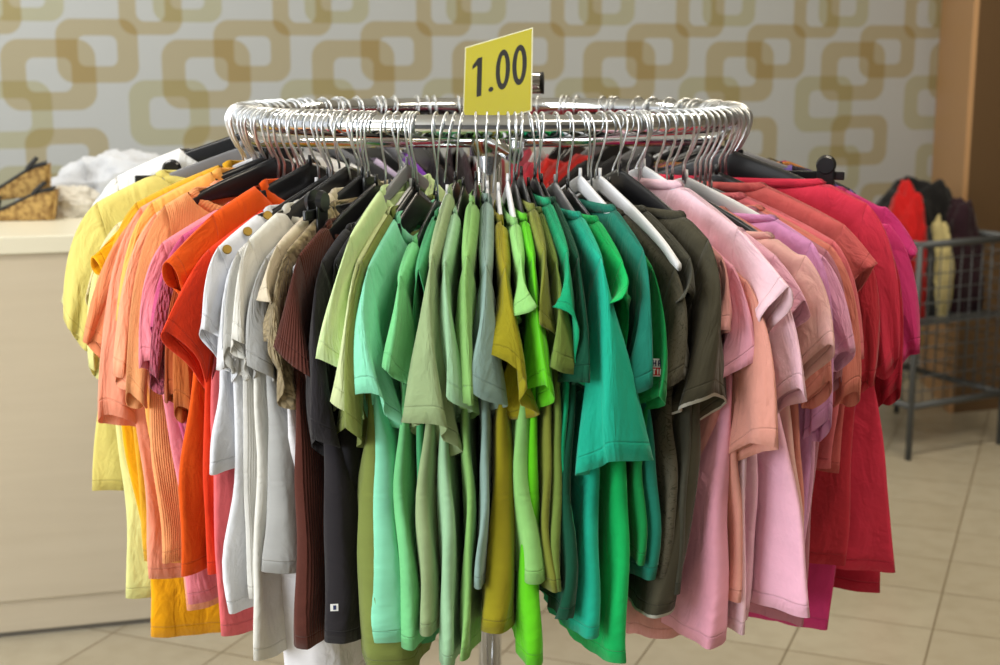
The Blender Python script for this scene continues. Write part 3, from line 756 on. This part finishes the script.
# lighter brown slab: window light painted onto the pillar's side by the papered wall
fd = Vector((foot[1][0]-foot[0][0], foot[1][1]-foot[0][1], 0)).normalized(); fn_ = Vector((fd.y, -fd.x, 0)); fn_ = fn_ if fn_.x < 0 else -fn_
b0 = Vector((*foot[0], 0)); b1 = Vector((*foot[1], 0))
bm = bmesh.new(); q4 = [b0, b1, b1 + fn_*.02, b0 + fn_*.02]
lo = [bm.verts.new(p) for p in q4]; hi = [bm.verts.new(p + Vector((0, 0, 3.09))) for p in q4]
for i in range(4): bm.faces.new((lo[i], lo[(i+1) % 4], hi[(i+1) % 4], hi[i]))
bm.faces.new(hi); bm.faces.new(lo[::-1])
bm_obj('pillar_lit_side_1', bm, plain('pillar_lit_brown', '#b48a5e', .5), kind='structure')

# ------------------------------------------------------------------ counter at the left
m, nt, b = new_mat('pale_wood'); L = nt.links.new
tc = nd(nt, 'ShaderNodeTexCoord'); mp = nd(nt, 'ShaderNodeMapping'); mp.inputs['Scale'].default_value = (1.2, 1.2, 14); L(tc.outputs['Object'], mp.inputs['Vector'])
n = nd(nt, 'ShaderNodeTexNoise', i_Scale=2.2, i_Detail=5.0, i_Distortion=.5); L(mp.outputs[0], n.inputs['Vector'])
L(mixc(nt, n.outputs['Fac'], lin('#c8bba4'), lin('#bcae96')), b.inputs['Base Color']); b.inputs['Roughness'].default_value = .42
WOOD = m
TOPM = plain('worktop_laminate', '#dcd5be', .35)
DARKM = plain('plinth_strip', '#5d574e', .5)
CS = .27
c0 = on_floor(0, 638)                                     # a point of the plinth's foot
cdir = Vector((1, CS, 0)).normalized(); cnor = Vector((CS, -1, 0)).normalized()      # along / towards the viewer
def cb(bm, s0, s1, d0, d1, z0, z1, bev=0):
    """box along the counter: s along, d in front of the plinth face"""
    ctr = c0 + cdir*((s0+s1)/2) + cnor*((d0+d1)/2); add_box(bm, (ctr.x, ctr.y, (z0+z1)/2), (s1-s0, d1-d0, z1-z0), bev, 0)
    return ctr
def cbox(name, s0, s1, d0, d1, z0, z1, mat, parent=None, bev=.003):
    bm = bmesh.new(); add_box(bm, (0, 0, 0), (s1-s0, d1-d0, z1-z0), bev, math.atan2(CS, 1) )
    # d grows towards the viewer, i.e. along -y before turning
    ctr = c0 + cdir*((s0+s1)/2) + cnor*((d0+d1)/2); ctr.z = (z0+z1)/2
    return bm_obj(name, bm, mat, parent, ctr)
def zat(px, py, d):                                       # height of a photo point on the upright plane d in front of the plinth
    n = cnor; p0 = c0 + cnor*d; r = Vector(ray(px, py)); t = (p0 - Vector(CAM)).dot(n) / r.dot(n)
    return CAM[2] + t*r.z
zpl = zat(0, 601, .0); zt0 = zat(0, 255, .03); zt1 = zat(0, 237, .03)
counter = empty('counter', (c0.x + cdir.x, c0.y + cdir.y, 0)); tag(counter, 'pale wood shop counter with cream worktop beside the rack', 'counter')
S0, S1 = -.9, 1.55; DB = -.62
def under(o):
    o.parent = counter; o.location = Vector(o.location) - Vector(counter.location); return o
under(cbox('plinth', S0, S1, DB+.02, 0, .012, zpl, WOOD)); under(cbox('floor_strip', S0, S1, DB+.03, -.004, 0, .012, DARKM, None, 0))
under(cbox('front_panel', S0, S1, DB, .012, zpl, zt0, WOOD)); 
under(cbox('worktop', S0-.02, S1+.02, DB-.02, .03, zt0, zt1, TOPM, None, .004))
def on_top(px, py, z): return on_floor(px, py, z)

# crumpled cloth lying in a heap
def heap(name, label, cat, ctr, size, mat, seed, amp=.35, rz=0.0, group=None):
    bm = bmesh.new(); bmesh.ops.create_icosphere(bm, subdivisions=5, radius=1.0)
    for v in bm.verts:
        d = v.co.normalized(); o_ = Vector((seed*3.1, seed*1.7, 0))
        f = 1 + amp*noise.noise(d*1.6 + o_) + amp*.45*(1-abs(noise.noise(d*3.6 + o_))*2) + amp*.12*noise.noise(d*9 + o_)
        v.co = Vector((d.x*f*size[0], d.y*f*size[1], max(d.z*f, -.32)*size[2]))
    zmin = min(v.co.z for v in bm.verts)
    for v in bm.verts: v.co.z -= zmin
    bmesh.ops.rotate(bm, cent=(0, 0, 0), matrix=Matrix.Rotation(rz, 3, 'Z'), verts=bm.verts[:])
    me = bpy.data.meshes.new(name); bm.to_mesh(me); bm.free()
    me.polygons.foreach_set('use_smooth', [True]*len(me.polygons))
    set_attrs(me, [(v.co.x, v.co.z) for v in me.vertices], [1.0]*len(me.vertices))
    o = link(name, me, mat, None, ctr); tag(o, label, cat, group); return o
p = on_top(66, 217, zt1)
heap('folded_garment', 'cream folded garment on the counter between cork shoes and white heap', 'folded clothes', p + Vector((0, .06, 0)), (.085, .07, .055), cloth('#d9d2c2'), 2, .25)
p = on_top(108, 214, zt1)
heap('crumpled_blouse', 'white crumpled blouse heaped on the counter behind the pale yellow tee', 'folded clothes', p + Vector((.03, .1, 0)), (.19, .12, .10), cloth('#c6c8cc'), 5, .42)

# cork wedge sandals
m, nt, b = new_mat('cork'); L = nt.links.new
v = nd(nt, 'ShaderNodeTexNoise', i_Scale=70.0, i_Detail=5.0); tc = nd(nt, 'ShaderNodeTexCoord'); L(tc.outputs['Object'], v.inputs['Vector'])
rp = nd(nt, 'ShaderNodeValToRGB'); rp.color_ramp.elements[0].position = .35; rp.color_ramp.elements[0].color = (*lin('#7c5a2c'), 1); rp.color_ramp.elements[1].position = .6; rp.color_ramp.elements[1].color = (*lin('#b99655'), 1)
L(v.outputs['Fac'], rp.inputs[0]); L(rp.outputs[0], b.inputs['Base Color']); b.inputs['Roughness'].default_value = .8
CORK = m
def sandal(label, loc, rz, tilt):
    """wedge sandal, heel at +x, toe towards -x"""
    n = 16; vs, fs = [], []
    for i in range(n+1):
        x = lerp(-.155, .085, i/n); t = i/n
        hgt = lerp(.018, .078, sstep((t-.25)/.75)); wd = .036*(1-.18*sin(pi*t))*(1 if 0 < i < n else .72)
        for (sy, z) in ((-1, 0), (1, 0), (1, hgt), (-1, hgt)): vs.append((x + (.012 if z and t > .9 else 0), sy*wd, z))
    for i in range(n):
        for k in range(4): fs.append((i*4+k, i*4+(k+1) % 4, i*4+4+(k+1) % 4, i*4+4+k))
    fs.append((0, 1, 2, 3)); fs.append((n*4+3, n*4+2, n*4+1, n*4))
    o = link('wedge_sandal', mesh('wedge_sandal', vs, fs, False), CORK, None, loc)
    mod = o.modifiers.new('edge', 'BEVEL'); mod.width = .004; mod.segments = 2
    o.rotation_euler = (tilt[0], tilt[1], rz)
    tag(o, label, 'shoe', 'cork wedge sandals on the counter')
    iv, jf = [], []
    for i in range(n+1):
        x = lerp(-.15, .088, i/n); t = i/n; hgt = lerp(.018, .078, sstep((t-.25)/.75)) + .0005
        for (sy, dz_) in ((-1, 0), (1, 0), (1, .006), (-1, .006)): iv.append((x, sy*.037*(1-.18*sin(pi*t)), hgt+dz_))
    link('insole', mesh('insole', iv, fs, False), RUBBER, o)
    for x0, zz, xs in ((-.095, .052, .0), (-.065, .062, .012), (.035, .098, .03)):
        tt = (x0+.155)/.24; hb = lerp(.018, .078, sstep((tt-.25)/.75)) + .004
        pts = [Vector((x0 + xs*sin(a), .036*cos(a), hb + (zz-hb)*sin(a))) for a in [pi*i/12 for i in range(13)]]
        vs2, fs2 = sweep(pts, [(.0016, .006)]*len(pts), 8, up=Vector((1, 0, 0))); link('strap', mesh('strap', vs2, fs2), RUBBER, o)
    return o
p = on_top(18, 221, zt1)
sandal('cork wedge sandal with black straps standing on the counter', p + Vector((0, .03, 0)), rad(12), (0, 0))
sandal('cork wedge sandal tipped on top of the other sandal', p + Vector((-.02, .07, .055)), rad(16), (0, rad(-6)))

BINMETAL = plain('bin_wire', '#55585a', .5, .3)
# ------------------------------------------------------------------ wire bin at the right with clothes in it
ca = on_floor(908, 460); d1 = Vector((.885, .466, 0)); d2 = Vector((-.466, .885, 0)); cw, cd = .46, .55
zt_, zb_ = .79, .20
basket = empty('wire_bin', ca); tag(basket, 'grey wire mesh bin on legs full of clothes beside the brown pillar', 'wire bin')
cor = [Vector((0, 0, 0)), d1*cw, d1*cw + d2*cd, d2*cd]
for k, c_ in enumerate(cor): tube_obj('leg', [c_, c_ + Vector((0, 0, zt_))], .012, BINMETAL, basket, n=12)
for z in (zt_, zb_):
    for k in range(4): tube_obj('rim_tube', [cor[k] + Vector((0, 0, z)), cor[(k+1) % 4] + Vector((0, 0, z))], .013, BINMETAL, basket, n=12)
for k in range(4):
    a, c_ = cor[k], cor[(k+1) % 4]; vs, fs = [], []
    nn = int((c_-a).length/.05)
    def addw(p, q):
        v2, f2 = sweep([p, q], .0024, 6); o_ = len(vs); vs.extend(v2); fs.extend([tuple(i+o_ for i in f) for f in f2])
    for i in range(1, nn): addw(a.lerp(c_, i/nn) + Vector((0, 0, zb_)), a.lerp(c_, i/nn) + Vector((0, 0, zt_)))
    for i in range(1, 11): addw(a + Vector((0, 0, lerp(zb_, zt_, i/11))), c_ + Vector((0, 0, lerp(zb_, zt_, i/11))))
    link('mesh_panel', mesh('mesh_panel', vs, fs), BINMETAL, basket)
for z in (.50, zb_):
    bm = bmesh.new()
    lo = [bm.verts.new(c_ + Vector((0, 0, z - .004))) for c_ in cor]; hi = [bm.verts.new(c_ + Vector((0, 0, z + .004))) for c_ in cor]
    for i in range(4): bm.faces.new((lo[i], lo[(i+1) % 4], hi[(i+1) % 4], hi[i]))
    bm.faces.new(hi); bm.faces.new(lo[::-1]); 
    if z > .3: bm_obj('shelf', bm, BINMETAL, basket)
    else: bm.free()
def inb(a, b_, z): return ca + d1*(cw*a) + d2*(cd*b_) + Vector((0, 0, z))
HG = 'clothes in the wire bin'
BZ = math.atan2(d1.y, d1.x)
heap('red_garment', 'bright red garment on the left of the wire bin', 'folded clothes', inb(.17, .30, .505), (.065, .10, .34), cloth('#c01c1c'), 11, .22, BZ, HG)
heap('black_garment', 'black garment draped over the back of the wire bin', 'folded clothes', inb(.60, .62, .505), (.20, .17, .36), cloth('#1c1b1c'), 13, .2, BZ, HG)
heap('cream_garment', 'cream garment against the mesh in the middle of the wire bin', 'folded clothes', inb(.47, .25, .505), (.055, .06, .25), cloth('#cdbf85'), 17, .3, BZ, HG)
heap('charcoal_garment', 'charcoal garment between the red and cream ones in the wire bin', 'folded clothes', inb(.32, .28, .505), (.05, .07, .24), cloth('#3a3a3d'), 19, .3, BZ, HG)
heap('plum_garment', 'dark plum garment at the right end of the wire bin', 'folded clothes', inb(.80, .35, .505), (.09, .10, .28), cloth('#2e1a22'), 23, .3, BZ, HG)
heap('red_bundle', 'red bundle lying low inside the wire bin under the shelf', 'folded clothes', inb(.30, .62, .205), (.08, .09, .17), cloth('#a5242a'), 29, .2, BZ, HG)

# ------------------------------------------------------------------ ceiling, light, camera
quad('wall_front', [(-5, -5, 0), (5, -5, 0), (5, -5, 3.1), (-5, -5, 3.1)], plain('front_paint', '#717277', .8))  # unseen wall behind the camera, added to darken the chrome's reflections
quad('wall_right', [(5, -5, 0), (5, 6, 0), (5, 6, 3.1), (5, -5, 3.1)], plain('side_paint', '#8c8272', .8))  # unseen side wall, added for contrast in chrome and shading
quad('ceiling', [(-5, -5, 3.1), (-5, 6, 3.1), (5, 6, 3.1), (5, -5, 3.1)], plain('ceiling_paint', '#d8d6d0', .9))
cam = bpy.data.cameras.new('camera'); co = bpy.data.objects.new('camera', cam); C.objects.link(co)
co.location = CAM; co.rotation_euler = (pi/2 - PITCH, 0, 0); cam.lens = FPX/1000*36; cam.sensor_width = 36; cam.clip_start = .05
cam.dof.use_dof = True; cam.dof.focus_distance = 1.95; cam.dof.aperture_fstop = 5.0
bpy.context.scene.camera = co
w = bpy.data.worlds.new('world'); bpy.context.scene.world = w; w.use_nodes = True
w.node_tree.nodes['Background'].inputs[0].default_value = (.93, .96, 1, 1); w.node_tree.nodes['Background'].inputs[1].default_value = .9
def area(name, loc, target, sx, sy, e, col=(1, 1, 1)):
    l = bpy.data.lights.new(name, 'AREA'); l.shape = 'RECTANGLE'; l.size = sx; l.size_y = sy; l.energy = e; l.color = col
    o = bpy.data.objects.new(name, l); C.objects.link(o); o.location = loc
    o.rotation_euler = (Vector(target)-Vector(loc)).to_track_quat('-Z', 'Y').to_euler(); return o
area('shop_window_light', (-3.6, -3.2, 1.8), (0, .3, .9), 2.6, 2.2, 165, (.93, .975, 1))
for (x, y) in ((-1.6, -1.2), (1.2, -1.2), (-1.6, 1.5), (1.4, 1.6)):
    area('ceiling_light', (x, y, 3.05), (x, y, 0), 1.2, .3, 30 if x < 0 else 34, (1, .97, .92) if x < 0 else (1, .90, .72))
sc = bpy.context.scene
sc.view_settings.view_transform = 'Standard'; sc.view_settings.look = 'None'; sc.view_settings.exposure = 0.13; sc.view_settings.gamma = 1.0
